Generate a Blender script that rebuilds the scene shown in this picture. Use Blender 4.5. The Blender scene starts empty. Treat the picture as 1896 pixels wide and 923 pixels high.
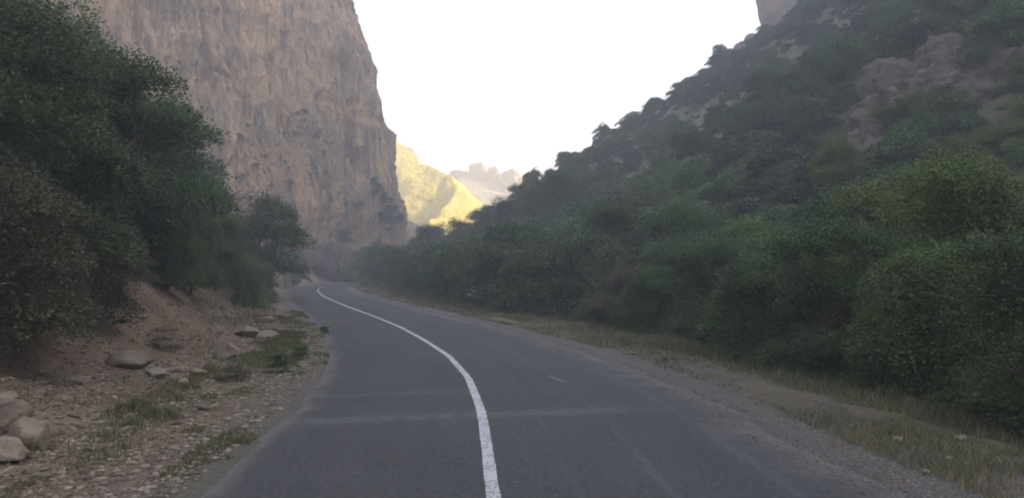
import bpy, math, random
import numpy as np
from mathutils import Vector
R = math.radians
rnd = random.Random(7)
rng = np.random.default_rng(7)
sc = bpy.context.scene
C = sc.collection

# ------------------------------------------------------------------ camera, world, sun, exposure
CAM = Vector((0, 0, 2.0)); F = 1500.0; HOR = 500.0      # source-pixel focal length, horizon row
cam_d = bpy.data.cameras.new('camera'); cam = bpy.data.objects.new('camera', cam_d); C.objects.link(cam)
cam_d.lens = F/1896*36; cam_d.sensor_width = 36; cam_d.clip_start = .1; cam_d.clip_end = 6000
cam.location = CAM; cam.rotation_euler = (R(90)+math.atan((HOR-461.5)/F), 0, 0)
sc.camera = cam
SUN_EL = 24.0; SUN_AZ = 97.0                             # azimuth clockwise from +Y
w = bpy.data.worlds.new('World'); sc.world = w; w.use_nodes = True
nt = w.node_tree; bg = nt.nodes['Background']
sky = nt.nodes.new('ShaderNodeTexSky'); sky.sky_type = 'NISHITA'; sky.sun_disc = False
sky.sun_elevation = R(SUN_EL); sky.sun_rotation = R(SUN_AZ); sky.dust_density = 6.0; sky.air_density = .8
sky.ozone_density = .3; sky.altitude = 1200
nt.links.new(sky.outputs[0], bg.inputs[0]); bg.inputs[1].default_value = 0.15
sd = bpy.data.lights.new('sun', 'SUN'); sun = bpy.data.objects.new('sun', sd); C.objects.link(sun)
sd.energy = 5.0; sd.angle = R(.5); sd.color = (1, .88, .70)
sdir = Vector((math.sin(R(SUN_AZ))*math.cos(R(SUN_EL)), math.cos(R(SUN_AZ))*math.cos(R(SUN_EL)), math.sin(R(SUN_EL))))
sun.rotation_euler = (-sdir).to_track_quat('-Z', 'Y').to_euler()
vs = sc.view_settings; vs.view_transform = 'Standard'; vs.look = 'None'; vs.gamma = 1; vs.exposure = 2.04
sc.render.engine = 'CYCLES'
cy = sc.cycles; cy.use_denoising = True; cy.max_bounces = 5; cy.diffuse_bounces = 3; cy.glossy_bounces = 1
cy.transmission_bounces = 2; cy.volume_bounces = 1; cy.transparent_max_bounces = 4
cy.pixel_filter_type = 'BLACKMAN_HARRIS'; cy.filter_width = 1.9
cy.caustics_reflective = False; cy.caustics_refractive = False

# ------------------------------------------------------------------ helpers
def tag(o, label=None, cat=None, group=None, kind=None):
    if label: o['label'] = label
    if cat: o['category'] = cat
    if group: o['group'] = group
    if kind: o['kind'] = kind
    return o

def sstep(a, b, x):
    t = np.clip((x-a)/(b-a), 0, 1); return t*t*(3-2*t)

def _h(ix, iy, iz, s):
    n = (ix*374761393 + iy*668265263 + iz*2147483647 + s*974634777) & 0xffffffff
    n = ((n ^ (n >> 13))*1274126177) & 0xffffffff
    n = ((n ^ (n >> 16))*2246822519) & 0xffffffff
    return ((n ^ (n >> 15)) & 0xffffff)/float(0xffffff)*2-1

def vnoise(x, y, z=0., s=0):
    x, y, z = np.broadcast_arrays(np.asarray(x, float), np.asarray(y, float), np.asarray(z, float))
    fx, fy, fz = np.floor(x), np.floor(y), np.floor(z)
    ix, iy, iz = fx.astype(np.int64), fy.astype(np.int64), fz.astype(np.int64)
    u, v, t = x-fx, y-fy, z-fz
    u, v, t = [a*a*a*(a*(a*6-15)+10) for a in (u, v, t)]
    def L(a, b, k): return a+(b-a)*k
    r = 0
    c = [[[_h(ix+i, iy+j, iz+k, s) for k in (0, 1)] for j in (0, 1)] for i in (0, 1)]
    a = L(L(c[0][0][0], c[1][0][0], u), L(c[0][1][0], c[1][1][0], u), v)
    b = L(L(c[0][0][1], c[1][0][1], u), L(c[0][1][1], c[1][1][1], u), v)
    return L(a, b, t)

def fbm(x, y, z=0., o=4, s=0, g=.5, ridged=False):
    r = 0.; a = 1.; k = 1.; n = 0.
    for i in range(o):
        q = vnoise(x*k+i*17.3, y*k-i*9.1, z*k+i*5.7, s+i)
        if ridged: q = 1-2*np.abs(q)
        r = r+a*q; n += a; a *= g; k *= 2.03
    return r/n

def mesh_from(name, co, faces, mat=None, smooth=False, attrs=None, uv=None):
    """co (N,3), faces (M,k) int array (k 3 or 4)"""
    me = bpy.data.meshes.new(name)
    co = np.asarray(co, np.float32); faces = np.asarray(faces, np.int32)
    m, k = faces.shape
    me.vertices.add(len(co)); me.vertices.foreach_set('co', co.ravel())
    me.loops.add(m*k); me.loops.foreach_set('vertex_index', faces.ravel())
    me.polygons.add(m); me.polygons.foreach_set('loop_start', np.arange(0, m*k, k, dtype=np.int32))
    if smooth: me.polygons.foreach_set('use_smooth', np.ones(m, bool))
    me.update(calc_edges=True)
    for an, av in (attrs or {}).items():
        av = np.asarray(av, np.float32)
        if av.ndim == 1:
            a = me.attributes.new(an, 'FLOAT', 'POINT'); a.data.foreach_set('value', av)
        else:
            a = me.attributes.new(an, 'FLOAT_VECTOR', 'POINT'); a.data.foreach_set('vector', av.ravel())
    if mat: me.materials.append(mat)
    return me

def link(name, me, parent=None):
    o = bpy.data.objects.new(name, me); C.objects.link(o)
    if parent: o.parent = parent
    return o

def grid_faces(nu, nv):
    i = np.arange(nu-1)[:, None]*nv+np.arange(nv-1)[None, :]
    i = i.ravel()
    return np.stack([i, i+nv, i+nv+1, i+1], 1)

# ------------------------------------------------------------------ node helpers
class NT:
    def __init__(s, name):
        s.m = bpy.data.materials.new(name); s.m.use_nodes = True; s.t = s.m.node_tree
        s.t.nodes.clear(); s.out = s.t.nodes.new('ShaderNodeOutputMaterial')
    def n(s, ty, **kw):
        nd = s.t.nodes.new('ShaderNode'+ty)
        for k, v in kw.items(): setattr(nd, k, v)
        return nd
    def l(s, a, b): s.t.links.new(a, b)
    def inp(s, sock, v):
        if hasattr(v, 'is_output') or isinstance(v, bpy.types.NodeSocket): s.l(v, sock)
        else: sock.default_value = v
    def noise(s, vec, scale, detail=4, rough=.55, dist=0.):
        nd = s.n('TexNoise'); s.inp(nd.inputs['Vector'], vec); nd.inputs['Scale'].default_value = scale
        nd.inputs['Detail'].default_value = detail; nd.inputs['Roughness'].default_value = rough
        nd.inputs['Distortion'].default_value = dist
        return nd.outputs['Fac']
    def vor(s, vec, scale, feature='F1', out='Distance'):
        nd = s.n('TexVoronoi', feature=feature); s.inp(nd.inputs['Vector'], vec); nd.inputs['Scale'].default_value = scale
        return nd.outputs[out]
    def ramp(s, f, a, b):
        nd = s.n('MapRange', interpolation_type='SMOOTHSTEP'); s.inp(nd.inputs[0], f)
        nd.inputs[1].default_value = a; nd.inputs[2].default_value = b
        return nd.outputs[0]
    def mix(s, f, a, b, blend='MIX'):
        nd = s.n('Mix', data_type='RGBA', blend_type=blend)
        s.inp(nd.inputs[0], f)
        s.inp(nd.inputs[6], (*a, 1) if isinstance(a, tuple) else a)
        s.inp(nd.inputs[7], (*b, 1) if isinstance(b, tuple) else b)
        return nd.outputs[2]
    def math(s, op, a, b=0.):
        nd = s.n('Math', operation=op); s.inp(nd.inputs[0], a); s.inp(nd.inputs[1], b); return nd.outputs[0]
    def attr(s, name, out='Fac'):
        nd = s.n('Attribute', attribute_name=name); return nd.outputs[out]
    def scale(s, vec, v):
        nd = s.n('Mapping'); s.l(vec, nd.inputs[0]); nd.inputs['Scale'].default_value = v; return nd.outputs[0]
    def pos(s): return s.n('NewGeometry').outputs['Position']
    def obj(s): return s.n('TexCoord').outputs['Object']
    def bump(s, h, dist, strength=1.):
        nd = s.n('Bump'); s.l(h, nd.inputs['Height']); nd.inputs['Distance'].default_value = dist
        nd.inputs['Strength'].default_value = strength; return nd.outputs[0]
    def bsdf(s, col, rough=.9, normal=None, spec=.2):
        b = s.n('BsdfPrincipled'); s.inp(b.inputs['Base Color'], (*col, 1) if isinstance(col, tuple) else col)
        s.inp(b.inputs['Roughness'], rough); b.inputs['Specular IOR Level'].default_value = spec
        if normal is not None: s.l(normal, b.inputs['Normal'])
        s.l(b.outputs[0], s.out.inputs[0]); return b

def mat_leaf(name, dark, mid, light, trans=.3):
    t = NT(name)
    tint = t.attr('tint')
    oi = t.n('ObjectInfo').outputs['Random']
    c = t.mix(t.ramp(tint, 0., .55), dark, mid)
    c = t.mix(t.ramp(tint, .5, 1.), c, light)
    hs = t.n('HueSaturation'); t.l(c, hs.inputs['Color'])
    t.l(t.math('ADD', t.math('MULTIPLY', oi, .05), .475), hs.inputs['Hue'])
    hs.inputs['Saturation'].default_value = .95
    t.l(t.math('ADD', t.math('MULTIPLY', t.math('FRACT', t.math('MULTIPLY', oi, 7.3)), .5), 1.0), hs.inputs['Value'])
    b = t.n('BsdfPrincipled'); t.l(hs.outputs[0], b.inputs['Base Color']); b.inputs['Roughness'].default_value = .55
    b.inputs['Specular IOR Level'].default_value = .25
    tr = t.n('BsdfTranslucent'); t.l(hs.outputs[0], tr.inputs[0])
    mx = t.n('MixShader'); mx.inputs[0].default_value = trans
    t.l(b.outputs[0], mx.inputs[1]); t.l(tr.outputs[0], mx.inputs[2]); t.l(mx.outputs[0], t.out.inputs[0])
    return t.m

M = {}
M['leaf_dark'] = mat_leaf('dark_leaves', (.032, .056, .020), (.055, .094, .030), (.095, .135, .042))
M['leaf_mid'] = mat_leaf('green_leaves', (.042, .070, .020), (.078, .126, .032), (.14, .185, .05))
M['leaf_lime'] = mat_leaf('yellow_green_leaves', (.055, .075, .016), (.105, .135, .026), (.18, .205, .045))
M['leaf_olive'] = mat_leaf('olive_leaves', (.044, .045, .022), (.074, .074, .036), (.125, .115, .060))
M['leaf_brown'] = mat_leaf('dry_leaves', (.07, .055, .040), (.12, .095, .070), (.18, .15, .11))
def mat_bark():
    t = NT('bark'); p = t.obj()
    n = t.noise(t.scale(p, (6, 6, 1.2)), 3, 4)
    t.bsdf(t.mix(n, (.07, .055, .042), (.19, .16, .13)), .9, t.bump(n, .03)); return t.m
M['bark'] = mat_bark()
def mat_grass(name, a, b, c):
    t = NT(name); tint = t.attr('tint')
    col = t.mix(t.ramp(tint, 0, .6), a, b); col = t.mix(t.ramp(tint, .55, 1), col, c)
    bs = t.n('BsdfDiffuse'); t.l(col, bs.inputs[0]); tr = t.n('BsdfTranslucent'); t.l(col, tr.inputs[0])
    mx = t.n('MixShader'); mx.inputs[0].default_value = .3
    t.l(bs.outputs[0], mx.inputs[1]); t.l(tr.outputs[0], mx.inputs[2]); t.l(mx.outputs[0], t.out.inputs[0]); return t.m
M['grass_green'] = mat_grass('green_grass', (.075, .085, .035), (.135, .14, .065), (.27, .235, .14))
M['grass_dry'] = mat_grass('dry_grass', (.10, .11, .06), (.19, .175, .10), (.34, .29, .18))

def mat_rock(name, base, warm, grey, sc_=1., streak=True):
    t = NT(name); p = t.pos()
    sv = t.scale(p, (1, 1, .28 if streak else 1.))
    n1 = t.noise(sv, .09*sc_, 5, .6, .8); n2 = t.noise(sv, .55*sc_, 6, .65, .5); n3 = t.noise(p, 2.6*sc_, 6, .7)
    st = t.noise(t.scale(p, (1, 1, .06)), .30*sc_, 4, .6, .3)
    cr = t.ramp(t.vor(t.scale(p, (1, 1, .45)), .5*sc_, 'DISTANCE_TO_EDGE'), 0., .07)
    c = t.mix(t.ramp(n1, .35, .65), base, warm)
    c = t.mix(t.math('MULTIPLY', t.ramp(st, .48, .68), .75), c, grey)
    c = t.mix(t.math('MULTIPLY', t.ramp(n2, .55, .75), .5), c, tuple(x*.55 for x in grey))
    c = t.mix(t.math('MULTIPLY', t.ramp(n3, .5, .8), .45), c, tuple(min(1, x*1.35) for x in warm))
    h = t.math('ADD', t.math('MULTIPLY', n2, 1.2), t.math('MULTIPLY', n3, .4))
    h = t.math('ADD', h, t.math('MULTIPLY', cr, .12))
    if streak:
        vk = t.ramp(t.noise(t.scale(p, (1, 1, .07)), .8, 5, .65, .6), .60, .52); h = t.math('ADD', h, t.math('MULTIPLY', vk, .35)); c = t.mix(t.math('MULTIPLY', t.math('SUBTRACT', 1., vk), .45), c, (.085, .07, .058))
    t.bsdf(c, .92, t.bump(h, .9/sc_, .9), .15); return t.m
M['cliff'] = mat_rock('cliff_rock', (.34, .235, .14), (.48, .33, .185), (.20, .165, .13))
M['outcrop'] = mat_rock('outcrop_rock', (.16, .13, .10), (.23, .175, .125), (.11, .105, .10), 2.2)
M['dark_rock'] = mat_rock('dark_rock', (.11, .08, .06), (.16, .115, .085), (.08, .07, .062), 2.)
def mat_stone():
    t = NT('stone'); p = t.obj(); oi = t.n('ObjectInfo').outputs['Random']
    n = t.noise(p, 2.2, 6, .65); n2 = t.noise(p, 14, 5, .7)
    c = t.mix(t.ramp(n, .35, .7), (.19, .15, .112), (.28, .23, .165))
    c = t.mix(t.math('MULTIPLY', t.ramp(n2, .5, .75), .5), c, (.18, .15, .125))
    hs = t.n('HueSaturation'); t.l(c, hs.inputs['Color']); t.l(t.math('ADD', t.math('MULTIPLY', oi, .5), .72), hs.inputs['Value'])
    t.bsdf(hs.outputs[0], .92, t.bump(t.math('ADD', n, t.math('MULTIPLY', n2, .25)), .08)); return t.m
M['stone'] = mat_stone()
def mat_gravel():
    t = NT('gravel_stone'); tint = t.attr('tint')
    c = t.mix(tint, (.12, .095, .07), (.33, .265, .20)); t.bsdf(c, .95); return t.m
M['gravel'] = mat_gravel()

# ------------------------------------------------------------------ road line, from the photo's centre line
yc_ = np.array([-60, 0, 4, 7.1, 9, 11.5, 15, 18.75, 22.7, 28.6, 35.3, 44.8, 60, 75, 91, 107, 118, 130, 145, 165, 200, 260, 400, 1400.])
xc_ = np.array([-1, .15, 0., -.16, -.27, -.43, -.8, -1.45, -2.4, -3.96, -6.07, -9.2, -13.9, -18, -21.6, -24.0, -24.4, -22, -16, -9, -2, 0, -20, -20.])
yy_ = np.arange(-60, 1400, .25)
xx_ = np.interp(yy_, yc_, xc_)
def smooth(a, w_):
    k = np.hanning(w_); k /= k.sum(); return np.convolve(np.pad(a, w_//2, mode='edge'), k, 'same')[w_//2:-(w_//2)]
xs_near = smooth(xx_, 11); xs_far = smooth(xx_, 61)
xx_ = np.where(yy_ < 20, xs_near, xs_near+(xs_far-xs_near)*sstep(20, 40, yy_))
def cx(y): return np.interp(y, yy_, xx_)
def slope_(y): return (cx(y+.5)-cx(y-.5))
def skew(y): return np.sqrt(1+slope_(y)**2)
def LE(y): return cx(y)-2.72*skew(y)+.10*fbm(y*.5, 3.3, o=3, s=5)
def RE(y): return cx(y)+3.25*skew(y)+.35*sstep(30, 10, y)+.22*fbm(y*.45, 8.3, o=3, s=6)

# ------------------------------------------------------------------ terrain height
X0Y = np.array([-200, 10, 30, 50, 75, 95, 115, 170, 260]); X0X = np.array([12, 12, 9.5, 3.5, -5, -12, -18, -18, -18.])
CRX = np.array([-20, -11.3, -7, 2.4, 10.3, 17.6, 30, 41.5, 53, 81, 110, 150, 250, 600]); CRY = np.array([112, 115, 120, 131, 138, 145, 155, 163, 170, 187, 200, 212, 225, 240])
def H(x, y):
    x = np.asarray(x, float); y = np.asarray(y, float)
    dl = (LE(y)-x)/skew(y); dr = (x-RE(y))/skew(y)
    n1 = fbm(x*.045, y*.045, o=4, s=11); n2 = fbm(x*.35, y*.35, o=4, s=12); n3 = fbm(x*1.7, y*1.7, o=4, s=13)
    # left bank
    e = dl-.9*sstep(24, 12, y)+.9*fbm(x*.22, y*.22, o=3, s=21)
    zl = .09*np.clip(e-.9, 0, 2.4)+.14*np.clip(e-2.6, 0, .9)+.80*np.clip(e-3.4, 0, 1.5)+.64*np.clip(e-4.8, 0, 60)+.25*np.clip(e-70, 0, 200)
    zl = zl+sstep(1., 4, dl)*(.13*n3+.24*n2)+sstep(6, 20, dl)*(2.5*n1+.5*n2)
    zl = zl*sstep(.2, 1.2, dl)
    # right slope
    u = x-np.interp(y, X0Y, X0X)
    u = u+3.*n1*sstep(0, 10, u)
    up = np.clip(u, 0, None)
    P = np.where(up < 6, up*up/12*.62*1.0, .62*(up-3))+.0012*up*up
    P = np.where(P > 130, 130+28*np.tanh((P-130)/30), P)
    yc = np.interp(x, CRX, CRY)+5*n1
    fall = 1-.92*sstep(0, 70, y-yc)
    zr = P*fall*sstep(1.0, 7, dr)
    zr = zr+sstep(8, 30, dr)*(3.4*n1+.8*n2)*sstep(5, 30, up+2)
    zr = zr-.35*sstep(1.2, 4.5, dr)*sstep(80, 50, y)+sstep(.4, 3, dr)*(.07*n2+.035*n3)
    z = np.where(dl > 0, zl, np.where(dr > 0, zr, 0.))
    z = z-.035*sstep(.12, -.12, np.minimum(np.where(dl > 0, dl, 99), 99))*0
    edge = np.maximum(dl, dr)                       # >0 outside asphalt
    z = z+np.where(edge < .0, -.06, 0)+.025*sstep(.05, .5, edge)*n3+.015*sstep(0, .4, edge)
    return z

def pix(px, D, z=0.):  return ((px-948)*D/F, D, z)
def ray_ground(px, py):
    """where the ray through a photo point meets the terrain"""
    D = np.linspace(5, 400, 4000); x = (px-948)*D/F; z = 2+(HOR-py)*D/F
    h = H(x, D); k = np.argmax(h > z)
    return (float(x[k]), float(D[k]), float(h[k])) if (h > z).any() else None

# ------------------------------------------------------------------ ground sheet
def build_ground():
    nx, ny = 620, 760
    tx = np.linspace(-6.35, 6.35, nx); X = 5*np.sinh(tx)*.95
    ty = np.linspace(-4.2, 6.0, ny); Y = 7*np.sinh(ty)+9
    Xg, Yg = np.meshgrid(X, Y, indexing='ij')
    Xg = Xg+cx(np.clip(Yg, 0, 120))*np.exp(-(Xg/60)**2)      # rows follow the road so edges stay sharp
    x, y = Xg.ravel(), Yg.ravel()
    z = H(x, y)
    dl = (LE(y)-x)/skew(y); dr = (x-RE(y))/skew(y)
    nn = fbm(x*.8, y*.8, o=3, s=31); n1 = fbm(x*.07, y*.07, o=4, s=33)
    left = sstep(0, .5, dl)+0.
    gravel = np.maximum(sstep(2.1, .4, dr+nn*1.2)*(dr > -.5), .8*sstep(1.3, .3, dl+nn*.6)*(dl > -.3))
    earth = np.exp(-((x-3.0-(34-y)*.12)**2/5+(y-33.5)**2/16))*(dr > .6)
    grass = np.where(dl > 0, .7*sstep(2.6, 1.0, dl+nn*1.3)*sstep(-.15, .35, fbm(dl*.8, y*.22, o=3, s=34)+.05), sstep(1., 2.5, dr+nn)*.8)
    grass = np.clip(grass+sstep(5, 12, dl+3*n1)*.35, 0, 1)
    me = mesh_from('ground', np.stack([x, y, z], 1), grid_faces(nx, ny)[:, ::1], None, True,
                   {'mask': np.stack([np.clip(left+earth*1.5, 0, 1), gravel*(1-.8*earth), grass*(1-earth)], 1), 'bare': sstep(.05, .35, n1)})
    t = NT('ground_soil'); p = t.pos(); at = t.n('Attribute', attribute_name='mask'); sp = t.n('SeparateXYZ'); t.l(at.outputs['Vector'], sp.inputs[0])
    a = t.noise(p, .8, 6, .6); b = t.noise(p, 6, 6, .7); c = t.noise(p, 30, 4, .7)
    soil = t.mix(t.ramp(a, .35, .65), (.145, .098, .064), (.215, .155, .105))
    soil = t.mix(t.math('MULTIPLY', t.ramp(b, .5, .72), .6), soil, (.31, .25, .20))
    soil = t.mix(t.math('MULTIPLY', t.ramp(c, .55, .7), .5), soil, (.11, .085, .068))
    hill = t.mix(t.ramp(a, .4, .6), (.10, .09, .055), (.155, .125, .085))
    col = t.mix(sp.outputs[0], hill, soil)
    gr = t.mix(t.ramp(c, .4, .65), (.085, .08, .074), (.19, .172, .152))
    col = t.mix(sp.outputs[1], col, gr)
    gg = t.mix(t.ramp(b, .4, .65), (.095, .10, .06), (.18, .165, .105))
    col = t.mix(t.math('MULTIPLY', sp.outputs[2], .75), col, gg)
    h = t.math('ADD', t.math('MULTIPLY', b, .7), t.math('MULTIPLY', c, .3))
    t.bsdf(col, .97, t.bump(h, .10, 1.), .1)
    me.materials.append(t.m)
    tag(link('ground', me), kind='structure')
build_ground()

# ------------------------------------------------------------------ road
def build_road():
    ys = np.concatenate([np.arange(-30, 60, .25), np.arange(60, 260, .5)])
    k = 25; U = np.linspace(0, 1, k)
    l, r = LE(ys)-.05, RE(ys)+.12
    # ragged asphalt edge
    l = l-.10*fbm(ys*2.1, 1., o=4, s=41); r = r+.22*fbm(ys*1.7, 2., o=4, s=42)
    x = l[:, None]+(r-l)[:, None]*U[None]; y = np.repeat(ys[:, None], k, 1)
    c = cx(ys)[:, None]; acr = (x-c)/skew(ys)[:, None]
    z = .0-.012*acr**2*.12+.006*fbm(x*.3, y*.3, o=2, s=43)
    z[:, 0] -= .05; z[:, -1] -= .05
    along = np.repeat(np.concatenate([[0], np.cumsum(np.hypot(np.diff(cx(ys)), np.diff(ys)))])[:, None], k, 1)
    ed = np.minimum((x-l[:, None]), (r[:, None]-x)*.45)
    me = mesh_from('road', np.stack([x, y, z], 2).reshape(-1, 3), grid_faces(len(ys), k)[:, ::-1], None, True,
                   {'road': np.stack([acr.ravel(), along.ravel(), ed.ravel()], 1)})
    t = NT('asphalt'); p = t.pos(); at = t.attr('road', 'Vector'); sp = t.n('SeparateXYZ'); t.l(at, sp.inputs[0])
    big = t.noise(p, .35, 4, .6); med = t.noise(p, 2.5, 5, .65); grit = t.noise(p, 17, 4, .8); fine = t.noise(p, 70, 3, .7)
    agg = t.ramp(t.vor(p, 55), .15, .45)
    col = t.mix(t.ramp(big, .3, .7), (.035, .034, .033), (.052, .050, .048))
    col = t.mix(t.math('MULTIPLY', t.ramp(med, .45, .75), .35), col, (.055, .056, .060))
    col = t.mix(t.math('MULTIPLY', t.ramp(fine, .52, .72), .55), col, (.17, .168, .165))
    col = t.mix(t.math('MULTIPLY', agg, .22), col, (.035, .036, .038))
    col = t.mix(t.math('MULTIPLY', t.ramp(grit, .50, .66), .5), col, (.125, .122, .118))
    col = t.mix(t.math('MULTIPLY', t.ramp(grit, .50, .36), .5), col, (.028, .028, .030))
    ck = t.ramp(t.math('ABSOLUTE', t.math('SUBTRACT', t.noise(p, .55, 6, .62, .4), .5)), .006, .0)
    col = t.mix(t.math('MULTIPLY', t.math('MULTIPLY', ck, t.ramp(big, .5, .6)), .55), col, (.022, .022, .024))
    # tyre-worn paths and long pale scuffs
    for u0, wd, am, cc in ((-1.9, .38, .5, (.036, .036, .037)), (-.75, .32, .35, (.036, .036, .037)), (1.0, .32, .4, (.036, .036, .037)), (2.3, .34, .4, (.036, .036, .037)),
                           (1.62, .08, .22, (.15, .148, .145)), (.78, .05, .14, (.14, .138, .135)), (2.75, .12, .22, (.15, .148, .145))):
        d = t.math('ABSOLUTE', t.math('SUBTRACT', t.math('ADD', sp.outputs[0], t.math('MULTIPLY', t.math('SUBTRACT', big, .5), .3)), u0))
        br = t.ramp(t.noise(t.scale(at, (2, .25, 0)), 1.3, 4), .4, .62)
        col = t.mix(t.math('MULTIPLY', t.math('MULTIPLY', t.ramp(d, wd, wd*.1), am), br), col, cc)
    # dusty cross bands where the surfacing was joined
    py = t.n('SeparateXYZ'); t.l(p, py.inputs[0])
    for y0, sl, wd, am, x_a, x_b in ((11.35, .035, .45, .28, -3.6, 2.6), (13.75, .05, .32, .22, -4.2, -.2), (27.3, .1, .5, .35, -5.5, -3.9)):
        yy = t.math('ADD', py.outputs[1], t.math('MULTIPLY', py.outputs[0], -sl*6))
        yy = t.math('ADD', yy, t.math('MULTIPLY', t.math('SUBTRACT', med, .5), .6))
        d = t.math('ABSOLUTE', t.math('SUBTRACT', yy, y0))
        rx = t.math('MULTIPLY', t.ramp(py.outputs[0], x_a, x_a+1.2), t.ramp(py.outputs[0], x_b, x_b-1.2))
        br = t.math('ADD', t.math('MULTIPLY', t.ramp(t.noise(p, 5, 5), .35, .65), .7), .3)
        col = t.mix(t.math('MULTIPLY', t.math('MULTIPLY', t.math('MULTIPLY', t.ramp(d, wd, 0.), am), br), rx), col, (.19, .185, .175))
    # dust and gravel creeping in from the edges
    e = t.math('ADD', sp.outputs[2], t.math('MULTIPLY', t.math('SUBTRACT', t.noise(p, 1.4, 6, .7), .5), .9))
    dust = t.mix(t.ramp(fine, .42, .66), (.085, .08, .073), (.19, .172, .152))
    col = t.mix(t.math('MULTIPLY', t.ramp(e, .42, .02), .9), col, dust)
    h = t.math('ADD', t.math('MULTIPLY', fine, .5), t.math('MULTIPLY', t.vor(p, 55), .5))
    t.bsdf(col, .82, t.bump(h, .006, .8), .25)
    me.materials.append(t.m)
    tag(link('road', me), kind='structure')
    def paint_mat():
        t = NT('road_paint'); p = t.pos()
        n = t.noise(p, 26, 5, .75); n2 = t.noise(p, 3, 4)
        c = t.mix(t.ramp(t.math('ADD', n, t.math('MULTIPLY', n2, .3)), .64, .76), (.46, .46, .45), (.15, .15, .15))
        t.bsdf(c, .7, t.bump(n, .004)); return t.m
    pm = paint_mat()
    def strip(name, ys, off, wd):
        c = cx(ys)+off; s_ = slope_(ys); k_ = skew(ys)
        w1 = wd/2*(1+.10*fbm(ys*6, 0., o=3, s=44)); w2 = wd/2*(1+.10*fbm(ys*6, 5., o=3, s=45))
        nx_, ny_ = 1/k_, -s_/k_
        a = np.stack([c-nx_*w1, ys-ny_*w1], 1); b = np.stack([c+nx_*w2, ys+ny_*w2], 1); m = (a+b)/2
        pts = np.stack([a, m, b], 1).reshape(-1, 2)
        acr = (pts[:, 0]-cx(pts[:, 1]))/skew(pts[:, 1])
        z = -.012*acr**2*.12+.006*fbm(pts[:, 0]*.3, pts[:, 1]*.3, o=2, s=43)+.007
        me = mesh_from(name, np.column_stack([pts, z]), grid_faces(len(ys), 3)[:, ::-1], pm)
        return tag(link(name, me), kind='structure')
    strip('centre_line', np.concatenate([np.arange(-5, 60, .12), np.arange(60, 240, .4)]), 0, .128)
    # a short leftover dash of paint in the right lane
    x, y = (1030-948)*14.8/F, 14.8
    t = NT('worn_paint'); t.bsdf(t.mix(t.ramp(t.noise(t.pos(), 30, 4), .4, .6), (.20, .20, .20), (.09, .09, .09)), .8); pmd = t.m
    q = np.array([(x-.13, y+.35), (x-.08, y+.36), (x+.13, y-.32), (x+.08, y-.34)])
    me = mesh_from('paint_dash', np.column_stack([q, np.full(4, .012)]), [[3, 2, 1, 0]], pmd)
    tag(link('paint_dash', me), kind='structure')
build_road()

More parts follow.
